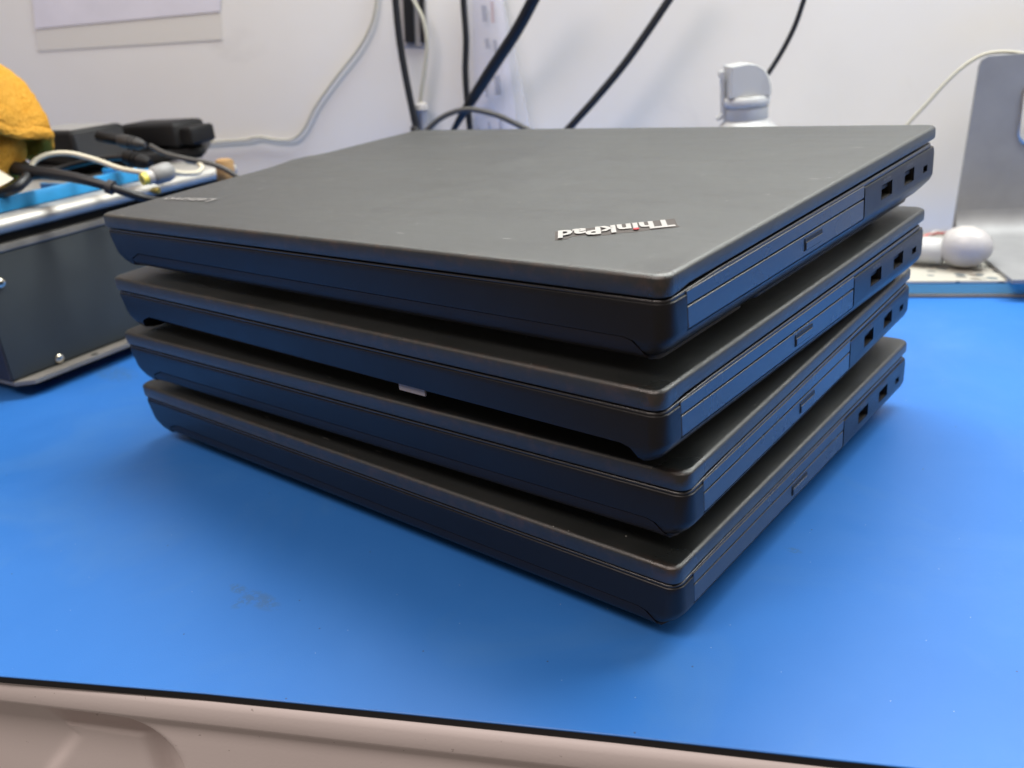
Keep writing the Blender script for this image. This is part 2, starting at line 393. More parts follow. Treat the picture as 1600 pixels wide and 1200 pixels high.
def build_base(parent):
    def o(dF, dR, dB, dL, r_, z): return rr(-W+dL, -dR, dF, D-dB, r_, z, 6, 1)
    mm = .001
    rings = [o(22*mm, 20*mm, 20*mm, 24*mm, 8*mm, 5.0*mm), o(13*mm, 11*mm, 11*mm, 17*mm, 8*mm, 5.5*mm), o(6*mm, 8.2*mm, 8*mm, 14*mm, 8*mm, 6.2*mm),
             o(2.0*mm, 5.6*mm, 6*mm, 11.6*mm, 7*mm, 7.6*mm), o(.9*mm, 3.4*mm, 4*mm, 8.4*mm, 6*mm, 9.8*mm), o(.35*mm, .7*mm, 1*mm, 4.4*mm, 6*mm, 13.0*mm), o(.3*mm, .3*mm, .3*mm, 3.3*mm, 6*mm, 14.2*mm), o(.2*mm, 0, 0, 2.9*mm, 6*mm, 15.2*mm),
             o(0, 0, 0, 1.0*mm, 5.3*mm, 22.8*mm), o(0, 0, .5*mm, .8*mm, 5.2*mm, 24.2*mm), o(.12*mm, .12*mm, 1.4*mm, .9*mm, 5.1*mm, 24.9*mm), o(.35*mm, .35*mm, 2.4*mm, 1.2*mm, 5*mm, 25.1*mm), o(1.6*mm, 1.6*mm, 3.4*mm, 2.0*mm, 5*mm, 25.1*mm)]
    # the top deck climbs towards the rear with the lid
    for r_, f in zip(rings[-5:], (.5, .8, 1, 1, 1)):
        for v in r_: v.z += f*wedge(v.x, v.y)*.9
    V, F = loft(rings); b = obj('base', V, F, M['case'], parent, smooth=28)
    cut = []
    def cutter(*a):
        V, F = boxg(*a); cut.append(obj('cutter', V, F, M['void']))
    cutter(-.0011, .01, .0107, .1466, .0139, .0290)                     # drive bay
    cutter(-.009, .01, .1641, .1762, .0177, .0236); cutter(-.009, .01, .1908, .2024, .0177, .0236)     # usb
    cutter(-.006, .01, .2142, .2196, .0183, .0211)                      # lock slot
    # battery bay along the front
    rg = [[Vector((x, y, z)) for x, z in ((-W+.016, -.002), (-.0072, -.002), (-.0095, .0088), (-.0125, .0125), (-.0160, .0135), (-W+.030, .0150), (-W+.022, .012))] for y in (-.01, .062)]
    V, F = loft(rg); cut.append(obj('cutter', V, F, M['void']))
    boolean(b, cut); return b
def build_battery(parent):
    prof = [(.0003, .0133), (.00033, .0127), (.0005, .0105), (.0010, .0090), (.0013, .0082), (.0036, .0062), (.0080, .0048), (.0120, .0045), (.0600, .0045), (.0600, .0133)]
    def lx(z): return -W+(.016+.006*(z+.002)/.014 if z < .012 else .022+.008*(z-.012)/.003)+.0004
    def rx(z): return -(.0072+.0023*(z+.002)/.0108 if z < .0088 else .0095+.0030*(z-.0088)/.0037 if z < .0125 else .0125+.0035*(z-.0125)/.001)-.00012
    rg = [[Vector((rx(z), y, z-.0002)) for y, z in prof], [Vector((-.0165, y, z)) for y, z in prof], [Vector((-W+.031, y, z+.0013)) for y, z in prof], [Vector((lx(z+.0013), y, z+.0010)) for y, z in prof]]
    V, F = loft(rg); return obj('battery', V, F, M['battery'], parent, smooth=30)
def text(name, s, size, m, parent, loc, ang, shear=0, offset=0, thick=.00003):
    cu = bpy.data.curves.new(name, 'FONT'); cu.body = s; cu.size = size; cu.align_x = 'LEFT'; cu.shear = shear; cu.offset = offset; cu.extrude = thick; cu.resolution_u = 2
    t = bpy.data.objects.new(name, cu); C.objects.link(t); dg = bpy.context.evaluated_depsgraph_get()
    me = bpy.data.meshes.new_from_object(t.evaluated_get(dg)); bpy.data.objects.remove(t); me.materials.clear(); me.materials.append(m); me.name = name
    o = bpy.data.objects.new(name, me); C.objects.link(o); o.parent = parent; o.location = loc; o.rotation_euler = (0, 0, ang); return o
def build_laptop(first):
    root = empty('laptop'); lid = build_lid(root)
    build_base(root)
    mm = .001
    def o(d, r_, z, k=1): return rr(-W+d+.0006, -d, d, D-.004-d, r_, lambda x, y: z+wedge(x, y)*.93+k*.0009*sst(.002, .014, y), 6, 8)
    V, F = loft([o(1.5*mm, 4*mm, 24.4*mm, 0), o(.75*mm, 4.6*mm, 25.0*mm, 0), o(.55*mm, 4.7*mm, 25.25*mm, 0), o(.5*mm, 4.7*mm, 25.7*mm), o(.62*mm, 4.6*mm, 26.0*mm), o(.95*mm, 4.4*mm, 26.15*mm), o(3*mm, 4*mm, 26.2*mm)]); obj('deck_rim', V, F, M['rim'], root, smooth=45)
    # drive bay: fixed strip above, tray door below
    def bz(x, y): return 0
    def panel(name, y0, y1, z0, z1, m):
        V, F = boxg(-.00105, -.00012, y0, y1, z0, z1)
        V = [Vector((v.x, v.y, v.z+(wedge(0, v.y)*(.75 if v.z > .02 and name == 'bay_strip' and v.z > .024 else .45 if v.z > .019 else 0)))) for v in V]
        ob = obj(name, V, F, m, root); bv = ob.modifiers.new('bevel', 'BEVEL'); bv.width = .00038; bv.segments = 3; return ob
    panel('bay_strip', .0110, .1463, .0218, .0262, M['bezel'])
    tray = panel('drive_tray', .0112, .1461, .0143, .0213, M['bezel'])
    # eject button standing in a small frame
    V, F = join(boxg(-.0002, .0001, .0915, .1062, .0161, .0205), ); fr = obj('eject_frame', V, F, M['void'], tray)
    V, F = boxg(-.0001, .0004, .0920, .1057, .0164, .0192); bt = obj('eject_button', V, F, M['bezel'], tray); bv = bt.modifiers.new('bevel', 'BEVEL'); bv.width = .0002; bv.segments = 2
    for y0, y1 in ((.1641, .1762), (.1908, .2024)):
        V, F = join(boxg(-.0085, -.0006, y0, y1, .0177, .0180), boxg(-.0085, -.0006, y0, y1, .0233, .0236), boxg(-.0085, -.0006, y0, y0+.0003, .0180, .0233), boxg(-.0085, -.0006, y1-.0003, y1, .0180, .0233))
        us = obj('usb_port', V, F, M['shell'], root)
        V, F = boxg(-.0085, -.0015, y0+.0012, y1-.0012, .0210, .0224); obj('tongue', V, F, M['void'], us)
        yc = (y0+y1)/2
        V, F = join(boxg(0, .00005, yc-.0030, yc+.0030, .02455, .02475), boxg(0, .00005, yc+.0022, yc+.0034, .0243, .0250), boxg(0, .00005, yc-.0038, yc-.0028, .0242, .0251), boxg(0, .00005, yc-.0010, yc+.0010, .0251, .0253), boxg(0, .00005, yc-.0002, yc+.0012, .0240, .0242))
        obj('usb_mark', [v+Vector((.00004, 0, wedge(0, yc)*.35)) for v in V], F, M['grey_print'], root)
    V, F = boxg(-.0059, -.004, .2143, .2195, .0184, .0210); obj('lock_slot', V, F, M['void'], root)
    # bottom cover edge and hinges
    def q(dF, dR, dB, dL, r_, z): return rr(-W+dL, -dR, dF, D-dB, r_, z, 5, 1)
    V, F = loft([q(70*mm, 10*mm, 11*mm, 16*mm, 5*mm, 3.8*mm), q(68*mm, 8.6*mm, 10*mm, 15*mm, 5*mm, 4.3*mm), q(68*mm, 8.2*mm, 10*mm, 15*mm, 5*mm, 5.6*mm)]); obj('bottom_cover', V, F, M['case'], root, smooth=35)
    for x0, x1 in ((-.098, -.050), (-.292, -.244)):
        V, F = boxg(x0, x1, D-.004, D+.0065, .0245, .0352, .002); obj('hinge_cover', V, F, M['rim'], root, smooth=40)
    return root
PARTS_ONLY_TOP = []
def badge(root):
    ztop = lambda x, y: lidz(ZT)(x, y)+.00009
    ang = math.atan2(-23, -30)
    d = Vector((math.cos(ang), math.sin(ang), 0)); u = Vector((-d.y, d.x, 0))
    o = Vector((-.0318, .0560, 0))
    # dark plate that follows the word, notched like the letters
    plate = [(-.0008, -.0010), (.0406, -.0010), (.0406, .0108), (.0362, .0108), (.0350, .0084), (.0290, .0084), (.0275, .0110), (.0215, .0110), (.0200, .0106), (.0168, .0106), (.0152, .0112), (.0118, .0112), (.0105, .0108), (-.0008, .0110), (-.0014, .0096), (-.0008, .0090)]
    rings = []
    for h in (0, .00012): rings.append([o+d*a+u*b+Vector((0, 0, lidz(ZT)((o+d*a+u*b).x, (o+d*a+u*b).y)+h)) for a, b in plate])
    V, F = loft(rings); pl = obj('name_badge', V, F, M['badge'], root)
    z0 = ztop(o.x, o.y)+.00012
    tx = text('badge_lettering', 'ThinkPad', .0098, M['white_print'], pl, (o.x+u.x*.0003, o.y+u.y*.0003, z0+.00005), ang, .0, .00034)
    me = tx.data; xs = [v.co.x for v in me.vertices]; k = .0395/(max(xs)-min(xs)); x0 = min(xs)
    ys = [v.co.y for v in me.vertices]; ky = .0100/(max(ys)-0)
    # the first dot over an i is red
    dot = None
    bm = bmesh.new(); bm.from_mesh(me); seen = set(); isl = []
    for v in bm.verts:
        if v in seen: continue
        st = [v]; comp = []
        while st:
            q = st.pop()
            if q in seen: continue
            seen.add(q); comp.append(q); st += [e.other_vert(q) for e in q.link_edges]
        isl.append(comp)
    dv = [c for c in isl if min(v.co.y for v in c) > .5*max(ys)]
    if dv:
        c = min(dv, key=len) if len(dv) > 1 else dv[0]
        cx = sum(v.co.x for v in c)/len(c); cy = sum(v.co.y for v in c)/len(c)
        bmesh.ops.delete(bm, geom=c, context='VERTS'); dot = (cx, cy)
    for v in bm.verts: v.co.x = (v.co.x-x0)*k; v.co.y *= ky
    bm.to_mesh(me); bm.free()
    if dot:
        p = o+u*.0003+d*((dot[0]-x0)*k)+u*(dot[1]*ky+.0004)
        V, F = lathe([(0, .00105), (.00012, .00105)], (p.x, p.y, z0+.00012), (0, 0, 1), 16); obj('badge_dot', V, F, M['red_print'], pl)
    o2 = Vector((-.2920, .0395, 0)); a2 = math.atan2(-.10, -1)
    t2 = text('maker_lettering', 'Lenovo', .0095, M['pale_print'], lid_of(root), (o2.x, o2.y, lidz(ZT)(o2.x, o2.y)+.00055), a2, 0, .0002)
    me = t2.data; xs = [v.co.x for v in me.vertices]; k = .042/(max(xs)-min(xs))
    for v in me.vertices: v.co.x = (v.co.x-min(xs))*k
def lid_of(root): return [c for c in root.children if c.name.startswith('lid')][0]
POSE = [(.0, .0, 0, .0, 0, 0), (.002519, .003801, 1.0912, .034643, .5963, -.2901), (.0005878, -.00688, -1.2839, .066779, .5855, -.7368), (.002064, -.004143, -1.2438, .101718, 1.1, -1.0)]
LBL = ['bottom black laptop of the stack, resting directly on the blue mat', 'third black laptop from the top, its near corner sticking out furthest to the right',
       'second black laptop from the top, dark gap where its battery is missing', 'topmost black laptop with the silver badge on its dusty lid']
proto = build_laptop(True)
def copy_tree(o, parent=None):
    c = o.copy(); C.objects.link(c); c.parent = parent
    if parent: c.matrix_parent_inverse = Matrix()
    for ch in o.children: copy_tree(ch, c)
    return c
tops = []
laptops = [proto]+[copy_tree(proto) for _ in range(3)]
for i, (root, (x, y, rz, zz, rx, ry)) in enumerate(zip(laptops, POSE)):
    root.location = (x, y, zz); root.rotation_euler = (R(rx), R(ry), R(rz))
    tag(root, LBL[i], 'laptop', 'laptops in the stack')
    if i != 2: build_battery(root)
    else:
        V, F = boxg(-.1210, -.1065, .0016, .0024, .0106, .0152); obj('bay_label', V, F, M['white_label'], root)
        V, F = boxg(-W+.02, -.012, .0128, .0140, .0060, .0152); obj('bay_wall', V, F, M['void'], root)
bpy.context.view_layer.update()
# rubber feet long enough to meet the surface below
for i, root in enumerate(laptops):
    mw = root.matrix_world
    for fx, fy in ((-.025, .075), (-W+.030, .075), (-.025, D-.025), (-W+.030, D-.025)):
        p = mw @ Vector((fx, fy, .0038))
        if i == 0: gap = p.z
        else:
            lw = laptops[i-1].matrix_world; q = lw.inverted() @ p; gap = q.z-(lidz(ZT)(q.x, q.y)+.00006)
        h = max(gap, .0005)
        V, F = lathe([(-h, .0050), (-h+.0004, .0055), (.0014, .0055)], (fx, fy, .0038), (0, 0, 1), 18)
        obj('rubber_foot', V, F, M['rubber'], root, smooth=40)
badge(laptops[3])

# ------------------------------------------------------------------ left: equipment box with tray and clutter
A = at_z(22, 598, .012); B = at_z(205, 527, .012)
BX = (B-A); BX.z = 0; BX.normalize(); BM = Vector((BX.y, -BX.x, 0))      # along the visible face, and out of it
box = empty('equipment_box', Vector((A.x, A.y, 0)))
def local(vf, org): return [v-org for v in vf[0]], vf[1]
FRM = Matrix(((BX.x, -BM.x, 0, A.x), (BX.y, -BM.y, 0, A.y), (0, 0, 1, 0), (0, 0, 0, 1)))   # (along, into the box, z)
def bpart(name, vf, m, parent, smooth=None):
    V, F = local(xform(vf, FRM), box.location); return obj(name, V, F, m, parent, smooth)
bpart('case', boxg(0, .235, 0, .22, .0125, .0945, .0012), M['box'], box, 40)
bpart('end_panel', boxg(-.0012, -.0001, .001, .219, .0135, .0935), M['box_side'], box)
fl = [[Vector((a, b, z)) for a, b in ((.0, .02), (.0, -.0005), (.0085, -.0105), (.142, -.0105), (.150, -.0005), (.150, .02))] for z in (.0095, .0122)]
bpart('base_flange', loft(fl), M['flange'], box)
bpart('mounting_hole', lathe([(0, .0024), (.00012, .0024)], (.0555, -.0065, .0122), (0, 0, 1), 16), M['void'], box)
bpart('top_trim', boxg(.0, .235, -.0012, .010, .0948, .1000, .001), M['flange'], box, 40)
for a, z in ((.0336, .0166), (.0112, .0769)):
    s = bpart('screw', lathe([(0, .0031), (.0012, .0031), (.0020, .0022), (.0022, .0009)], (a, -.0001, z), (0, -1, 0), 18), M['nickel'], box, 40)
for a, b in ((.03, .02), (.03, .2), (.2, .02), (.2, .2)): bpart('foot', lathe([(0, .008), (.0096, .009)], (a, b, .0), (0, 0, 1), 18), M['rubber'], box, 40)
tag(box, 'slate grey steel equipment box with nickel screws, left of the laptops', 'equipment')

def fthing(name, vf, m, label, cat, smooth=None, group=None):
    V, F = xform(vf, FRM); c = sum((Vector(v) for v in V), Vector())/len(V); c.z = min(v.z for v in V)
    o = obj(name, [v-c for v in V], F, m, None, smooth); o.location = c; return tag(o, label, cat, group)
# aluminium tray lying on the box
tr = empty('metal_tray', FRM @ Vector((.1, .1, .1000)))
def tpart(par, name, vf, m, smooth=None, inworld=False):
    V, F = vf if inworld else xform(vf, FRM)
    root = par
    while root.parent: root = root.parent
    return obj(name, [Vector(v)-root.location for v in V], F, m, par, smooth)
tpart(tr, 'rubber_pad', boxg(-.03, .215, .004, .19, .1000, .1062), M['rubber'])
rim = [(.003, .1062), (-.0030, .1066), (-.0062, .1085), (-.0072, .1115), (-.0062, .1145), (-.0030, .1162), (.004, .1168), (.006, .1168), (.006, .1062)]
tpart(tr, 'rolled_edge', loft([[Vector((a, b, z)) for b, z in rim] for a in (-.06, .212)]), M['silver'], 45)
tpart(tr, 'tray_floor', boxg(-.06, .212, .0062, .19, .1100, .1166, .001), M['silver'], 40)
tpart(tr, 'hanging_stud', lathe([(0, .002), (.004, .0026), (.006, .0026), (.0075, .0018)], (.132, -.0075, .111), (0, -1, 0), 14), M['brass'], 40)
tag(tr, 'silver tray with a rolled edge lying on the equipment box', 'tray')
kn = at_d(352, 266, .665)
V, F = lathe([(-.009, .0056), (-.0075, .0066), (.0055, .0068), (.0075, .0060), (.0085, .003)], kn, (0, .1, 1), 20)
tag(obj('wooden_peg', V, F, M['wood'], None, 40), 'tan wooden peg at the far corner of the silver tray', 'peg')
# light blue organiser: open frame with dividers
og = empty('parts_organiser', FRM @ Vector((.08, .06, .1168)))
for nm, a0, a1, b0, b1, z0, z1 in (('front_rail', -.06, .150, .010, .0135, .1169, .1262), ('back_rail', -.06, .150, .0705, .0735, .1169, .1180), ('end_rail', .147, .150, .0135, .0704, .1169, .1230),
                                    ('divider', .095, .0975, .0135, .0704, .1169, .1222), ('divider', .045, .0475, .0135, .0704, .1169, .1222), ('divider', -.01, -.0075, .0135, .0704, .1169, .1222), ('floor_plate', -.059, .146, .0136, .0703, .1169, .1180)):
    tpart(og, nm, boxg(a0, a1, b0, b1, z0, z1, .0006), M['blue_plastic'], 40)
tag(og, 'light blue plastic parts organiser lying on the silver tray', 'organiser')

# two black power bricks at the back of the tray
def brick(c0, c1, back, z0, h, label, topm):
    """c0, c1: the two lower corners of the long visible side"""
    e = empty('power_adapter', (c0+c1)/2); e.location.z = z0
    ax = (c1-c0); ax.z = 0; L = ax.length; ax.normalize(); ay = Vector((-ax.y, ax.x, 0))
    m = Matrix(((ax.x, ay.x, 0, 0), (ax.y, ay.y, 0, 0), (0, 0, 1, 0), (0, 0, 0, 1)))
    V, F = xform(boxg(-L/2, L/2, 0, back, 0, h, .003), m); obj('casing', V, F, M['dark_plastic'], e, 40)
    V, F = xform(boxg(-L/2+.006, L/2-.006, .005, back-.005, h, h+.0004), m); obj('rating_label', V, F, topm, e)
    V, F = xform(boxg(L/2, L/2+.0006, .003, back-.003, .003, h-.003), m); obj('end_face', V, F, M['dark_grey_plastic'], e)
    tag(e, label, 'power adapter', 'power adapters on the tray'); return e, m, L
e1, m1, L1 = brick(at_d(38, 242, .735), at_d(118, 246, .690), .046, .1275, .0255, 'black power adapter with a grey label half under the orange towel', M['grey_label'])
e2, m2, L2 = brick(at_d(190, 236, .765), at_d(280, 240, .735), .034, .1278, .0200, 'slimmer black power adapter, nearest the thin cream wall cable', M['dark_plastic'])
V, F = xform(boxg(L2/2+.0005, L2/2+.014, .004, .03, .002, .016, .002), m2); obj('socket_block', V, F, M['dark_plastic'], e2, 40)
pk, mp, LP = brick(at_d(30, 266, .715), at_d(322, 250, .745), .075, .1181, .0093, 'flat black block standing in for dark clutter under the two power adapters', M['dark_plastic'])  # added dark block, fills in the black clutter beneath the adapters
pk.name = 'clutter_block'; pk['category'] = 'clutter'; del pk['group']
# cords and plugs on the tray
def cord(name, P, r_, m, label, group=None, sub=8, flat=1.0, cat='cable'):
    o = tube(name, P, r_, m, None, sub, 12, flat); c = Vector(o.data.vertices[0].co)
    for v in o.data.vertices: v.co -= c
    o.location = c; return tag(o, label, cat, group)
def lead(name, label): e = empty(name); tag(e, label, 'cable', 'leads on the tray'); return e
l1 = lead('plug_lead', 'dark lead with a ribbed barrel plug arching over the tray to the right')
P = [at_d(235, 228, .655), at_d(258, 240, .650), at_d(290, 248, .648), at_d(330, 256, .648), at_d(358, 268, .648), at_d(378, 283, .650)]
l1.location = P[0]
def lp(l, name, vf, m, sm=45): return obj(name, [Vector(v)-l.location for v in vf[0]], vf[1], m, l, sm)
lp(l1, 'cord', sweep(spline(P), .0019, 12), M['cable_grey'])
ax = (at_d(235, 228, .655)-at_d(188, 219, .660)).normalized(); b0 = at_d(186, 219, .660)
lp(l1, 'plug_body', lathe([(0, .0038), (.002, .0048), (.010, .0050), (.0102, .0042), (.0112, .0042), (.0114, .0048), (.0130, .0048), (.0132, .0040), (.0145, .0040), (.0147, .0044), (.0165, .0042), (.022, .0022)], b0, ax, 18), M['dark_grey_plastic'])
lp(l1, 'plug_tip', lathe([(-.018, .0036), (-.0175, .0040), (-.002, .0040), (0, .0034)], b0, ax, 18), M['dark_plastic'])
l2 = lead('yellow_tip_lead', 'cream lead with a grey plug and bright yellow tip')
P = [at_d(48, 262, .600), at_d(56, 250, .602), at_d(78, 241, .606), at_d(110, 240, .61), at_d(150, 250, .612), at_d(190, 264, .610), at_d(232, 270, .606), at_d(262, 268, .612), at_d(285, 271, .622), at_d(308, 270, .634), at_d(316, 262, .642), at_d(308, 255, .65), at_d(292, 252, .655)]
l2.location = P[0]
lp(l2, 'cord', sweep(spline(P), .0018, 12), M['cable_cream'])
b0 = at_d(222, 281, .598); ax = (at_d(268, 266, .612)-b0).normalized()
lp(l2, 'tip', lathe([(0, .0022), (0, .0040), (.0035, .0042), (.0036, .002)], b0, ax, 20), M['yellow'])
lp(l2, 'tip_bore', lathe([(-.0002, .0021), (-.00015, .0021)], b0, ax, 16), M['brass'])
lp(l2, 'collar', lathe([(.0036, .0044), (.0075, .0048), (.0076, .003)], b0, ax, 20), M['white_plastic'])
lp(l2, 'plug_body', lathe([(.0076, .0052), (.009, .0062), (.018, .0066), (.0215, .0058), (.023, .0035)], b0, ax, 20), M['grey_plastic'])
l3 = lead('thick_black_lead', 'thick black lead sagging from under the towel to behind the laptops')
P = [at_d(18, 262, .60), at_d(50, 268, .592), at_d(95, 274, .585), at_d(140, 283, .58), at_d(180, 295, .58), at_d(220, 308, .585), at_d(262, 318, .60)]
l3.location = P[0]
lp(l3, 'cord', sweep(spline(P), lambda s: .0046-.0018*min(1, s*1.6), 12), M['cable_black'])
lp(l3, 'cable_tie', lathe([(0, .0045), (.004, .0047), (.0042, .002)], at_d(168, 291, .58), at_d(180, 295, .58)-at_d(168, 291, .58), 14), M['dark_grey_plastic'])
l4 = lead('short_plug', 'short black ribbed plug lying behind the grey yellow-tipped plug')
b0 = at_d(196, 245, .640); ax = (at_d(244, 258, .632)-b0).normalized(); l4.location = b0
lp(l4, 'plug_body', lathe([(0, .003), (.001, .0050), (.008, .0056), (.0082, .0048), (.0095, .0048), (.0097, .0056), (.0115, .0056), (.0117, .0048), (.013, .0048), (.0132, .0054), (.018, .0046), (.022, .003)], b0, ax, 18), M['dark_plastic'])
lp(l4, 'cord', sweep(spline([b0, at_d(150, 250, .65), at_d(100, 262, .655), at_d(40, 280, .64), at_d(-20, 300, .62)]), .0022, 10), M['cable_black'])
l5 = lead('coiled_black_lead', 'black lead coiled at the far left under the cream tag')
P = [at_d(-30, 300, .60), at_d(-5, 303, .585), at_d(20, 296, .58), at_d(38, 283, .585), at_d(45, 270, .595), at_d(36, 258, .61), at_d(15, 256, .62), at_d(-20, 262, .63)]
l5.location = P[0]; lp(l5, 'cord', sweep(spline(P), .0034, 12), M['cable_black'])

# orange towel: a bunched dome with a hemmed skirt, open folds below
tw = empty('orange_towel', at_d(-45, 300, .60))
def towel(c, rx, prof, ph, seg=72, amp=.10):
    rings = []; pp = spline([Vector((h, r_, 0)) for h, r_ in prof], 5)
    for q_ in pp:
        h, r_ = q_.x, max(q_.y, .005); ring = []
        for k in range(seg):
            a = 2*math.pi*k/seg
            f = 1+amp*(r_**1.5)*(.5*math.sin(5*a+ph)+.35*math.sin(9*a+2.1*ph)+.25*math.sin(3*a-ph))
            nz_ = noise.noise(Vector((math.cos(a)*2, math.sin(a)*2, h*30+ph)))*.05
            ring.append(Vector(c)+RT*(rx*r_*(f+nz_)*math.cos(a))+FW*(rx*.9*r_*(f+nz_)*math.sin(a))+UP*(h+.003*r_*math.sin(4*a+ph)))
        rings.append(ring)
    return loft(rings, False, True)
c0 = at_d(-50, 206, .60)
# outside skirt, rolled hem and back up inside
pr = [(.020, .55), (.006, .80), (-.004, .90), (-.0062, .965), (-.0060, 1.015), (-.0036, 1.045), (-.0008, 1.035), (.0008, 1.005), (.003, 1.0), (.008, .975), (.014, .93), (.020, .875), (.026, .80), (.032, .71), (.038, .58), (.0435, .42), (.0465, .24), (.0475, .10), (.048, .02)]
V, F = towel(c0, .0485, pr, .7, 160, .07); uf = obj('upper_fold', [v-tw.location for v in V], F, M['orange'], tw, 60)
pr = [(-.046, .42), (-.040, .52), (-.030, .62), (-.020, .70), (-.010, .76), (.002, .70), (.006, .4), (.008, .1)]
V, F = towel(at_d(-54, 214, .60), .0485, pr, 2.2, 160, .16); lf = obj('lower_fold', [v-tw.location for v in V], F, M['orange'], tw, 60)
for q in (uf, lf):
    nr = [v.normal.copy() for v in q.data.vertices]; cs = [v.co.copy() for v in q.data.vertices]
    flat = []
    for c_, n_ in zip(cs, nr): flat += list(c_+n_*(noise.noise(c_*140)*.0007+noise.noise(c_*45)*.0020+noise.noise(c_*480)*.0009))
    q.data.vertices.foreach_set('co', flat); q.data.update()
tp = [at_d(-14, 258, .575), at_d(4, 268, .572), at_d(21, 279, .570), at_d(12, 285, .569), at_d(-2, 292, .569), at_d(-22, 286, .572)]
V, F = loft([tp, [p+FW*.0004 for p in tp]]); obj('care_tag', [v-tw.location for v in V], F, M['tag'], tw)
tag(tw, 'bunched orange terry towel with a cream tag at the far left', 'towel')

# ------------------------------------------------------------------ on and before the wall
def wallquad(name, q, k, th, m, parent=None):
    P = [at_n(x, y, k) for x, y in q]; rings = [P, [p-N*th for p in P]]
    V, F = loft(rings)
    c = sum(V, Vector())/len(V)
    if parent: V = [v-parent.location for v in V]; return obj(name, V, F, m, parent)
    o = obj(name, [v-c for v in V], F, m); o.location = c; return o
sh = empty('wall_sheet', at_n(200, 20, WALL-.001))
wallquad('paper', [(55, 45), (344, 18), (356, -160), (38, -160)], WALL-.0008, .0004, M['paper'], sh)
wallquad('tape_strip', [(60, 80), (348, 62), (345, 19), (56, 46)], WALL-.0003, .0003, M['tape'], sh)
tag(sh, 'pale lilac sheet of paper taped to the wall at upper left', 'paper')
KC = WALL-.004
def wn(pts, k): return [at_n(x, y, k if not callable(k) else k(x, y)) for x, y in pts]
G = 'cables in front of the wall'
cord('thin_cable', wn([(592, -60), (588, 0), (580, 38), (560, 76), (522, 125), (492, 168), (476, 200), (458, 217), (430, 218), (405, 214), (385, 218), (345, 221), (300, 225), (270, 232)], KC), .00125, M['cable_beige'], 'thin cream cable curving down the wall above the left edge of the stack', G)
c = empty('black_plug_cable', at_n(620, 0, KC-.02)); P = wn([(614, -50), (618, 0), (624, 60), (634, 120), (645, 175), (655, 225), (662, 270)], KC-.02)
obj('cord', *[(lambda vf: [v-c.location for v in vf[0]])(sweep(spline(P), .0031, 12)), sweep(spline(P), .0031, 12)[1]], M['cable_black'], c, 45)
V, F = lathe([(0, .0030), (.002, .0042), (.018, .0046), (.030, .0046), (.031, .003)], at_n(647, 196, KC-.02), at_n(655, 225, KC-.02)-at_n(647, 196, KC-.02), 16); obj('plug', [v-c.location for v in V], F, M['cable_black'], c, 45)
tag(c, 'black cable with a plug, leftmost of the black wall cables', 'cable', G)
st = empty('hanging_strap', at_n(646, 0, WALL-.002))
for q in ([(628, -60), (634, 66), (649, 67), (644, -60)], [(652, -60), (658, 66), (665, 67), (660, -60)]): wallquad('strap', q, WALL-.002, .002, M['cable_black'], st)
wallquad('strap_backing', [(622, -60), (630, 72), (668, 73), (664, -60)], WALL-.0004, .0012, M['white_plastic'], st)
tag(st, 'pair of flat black straps hanging on a white strip on the wall', 'strap')
c = empty('white_connector_cable', at_n(645, 0, KC-.008)); P = wn([(632, -40), (646, 0), (660, 28), (667, 65), (664, 105), (659, 140), (657, 162)], KC-.008)
V, F = sweep(spline(P), .0017, 10); obj('cord', [v-c.location for v in V], F, M['cable_beige'], c, 45)
V, F = lathe([(0, .0030), (.0015, .0062), (.006, .0068), (.0075, .0056), (.030, .0050), (.045, .0050)], at_n(657, 160, KC-.008), at_n(663, 215, KC-.008)-at_n(657, 160, KC-.008), 18); obj('connector', [v-c.location for v in V], F, M['white_plastic'], c, 45)
tag(c, 'cream cable ending in a white connector beside the black plug', 'cable', G)
cord('vertical_cable', wn([(722, -60), (724, 0), (728, 60), (727, 110), (730, 160), (735, 210), (738, 270)], KC-.012), .0027, M['cable_black'], 'black cable hanging straight down in front of the clear plastic sleeve', G)
cord('flat_cable', wn([(862, -60), (833, 0), (806, 50), (772, 102), (740, 152), (722, 180), (704, 212), (690, 240)], lambda x, y: KC-.018-.02*(212-y)/212), lambda s: .0050-.0030*sst(.45, .95, s), M['cable_black'], 'thick black cable slanting down to the left across the plastic sleeve', G, flat=.6)
cord('arching_cable', wn([(640, 240), (662, 210), (690, 184), (728, 171), (770, 178), (805, 193), (840, 212), (880, 240)], KC-.03), .0024, M['cable_grey'], 'dark grey cable arching low behind the top laptop', G)
cord('slanting_cable', wn([(1086, -60), (1045, 0), (1010, 52), (974, 102), (930, 155), (884, 206), (850, 245)], lambda x, y: KC-.03), .0033, M['cable_black'], 'black cable slanting down over the bare middle of the wall', G)
cord('thin_black_cable', wn([(1275, -60), (1256, 0), (1240, 45), (1215, 92), (1180, 145), (1143, 204), (1120, 245)], lambda x, y: KC-.06), .0019, M['cable_black'], 'thin black cable passing in front of the white bottle', G)
cord('thin_cable', wn([(1385, 235), (1420, 192), (1448, 162), (1475, 132), (1505, 104), (1535, 86), (1565, 81), (1600, 84), (1640, 95)], .515), .0013, M['cable_beige'], 'thin beige cable arching up to the metal bracket at right', G)
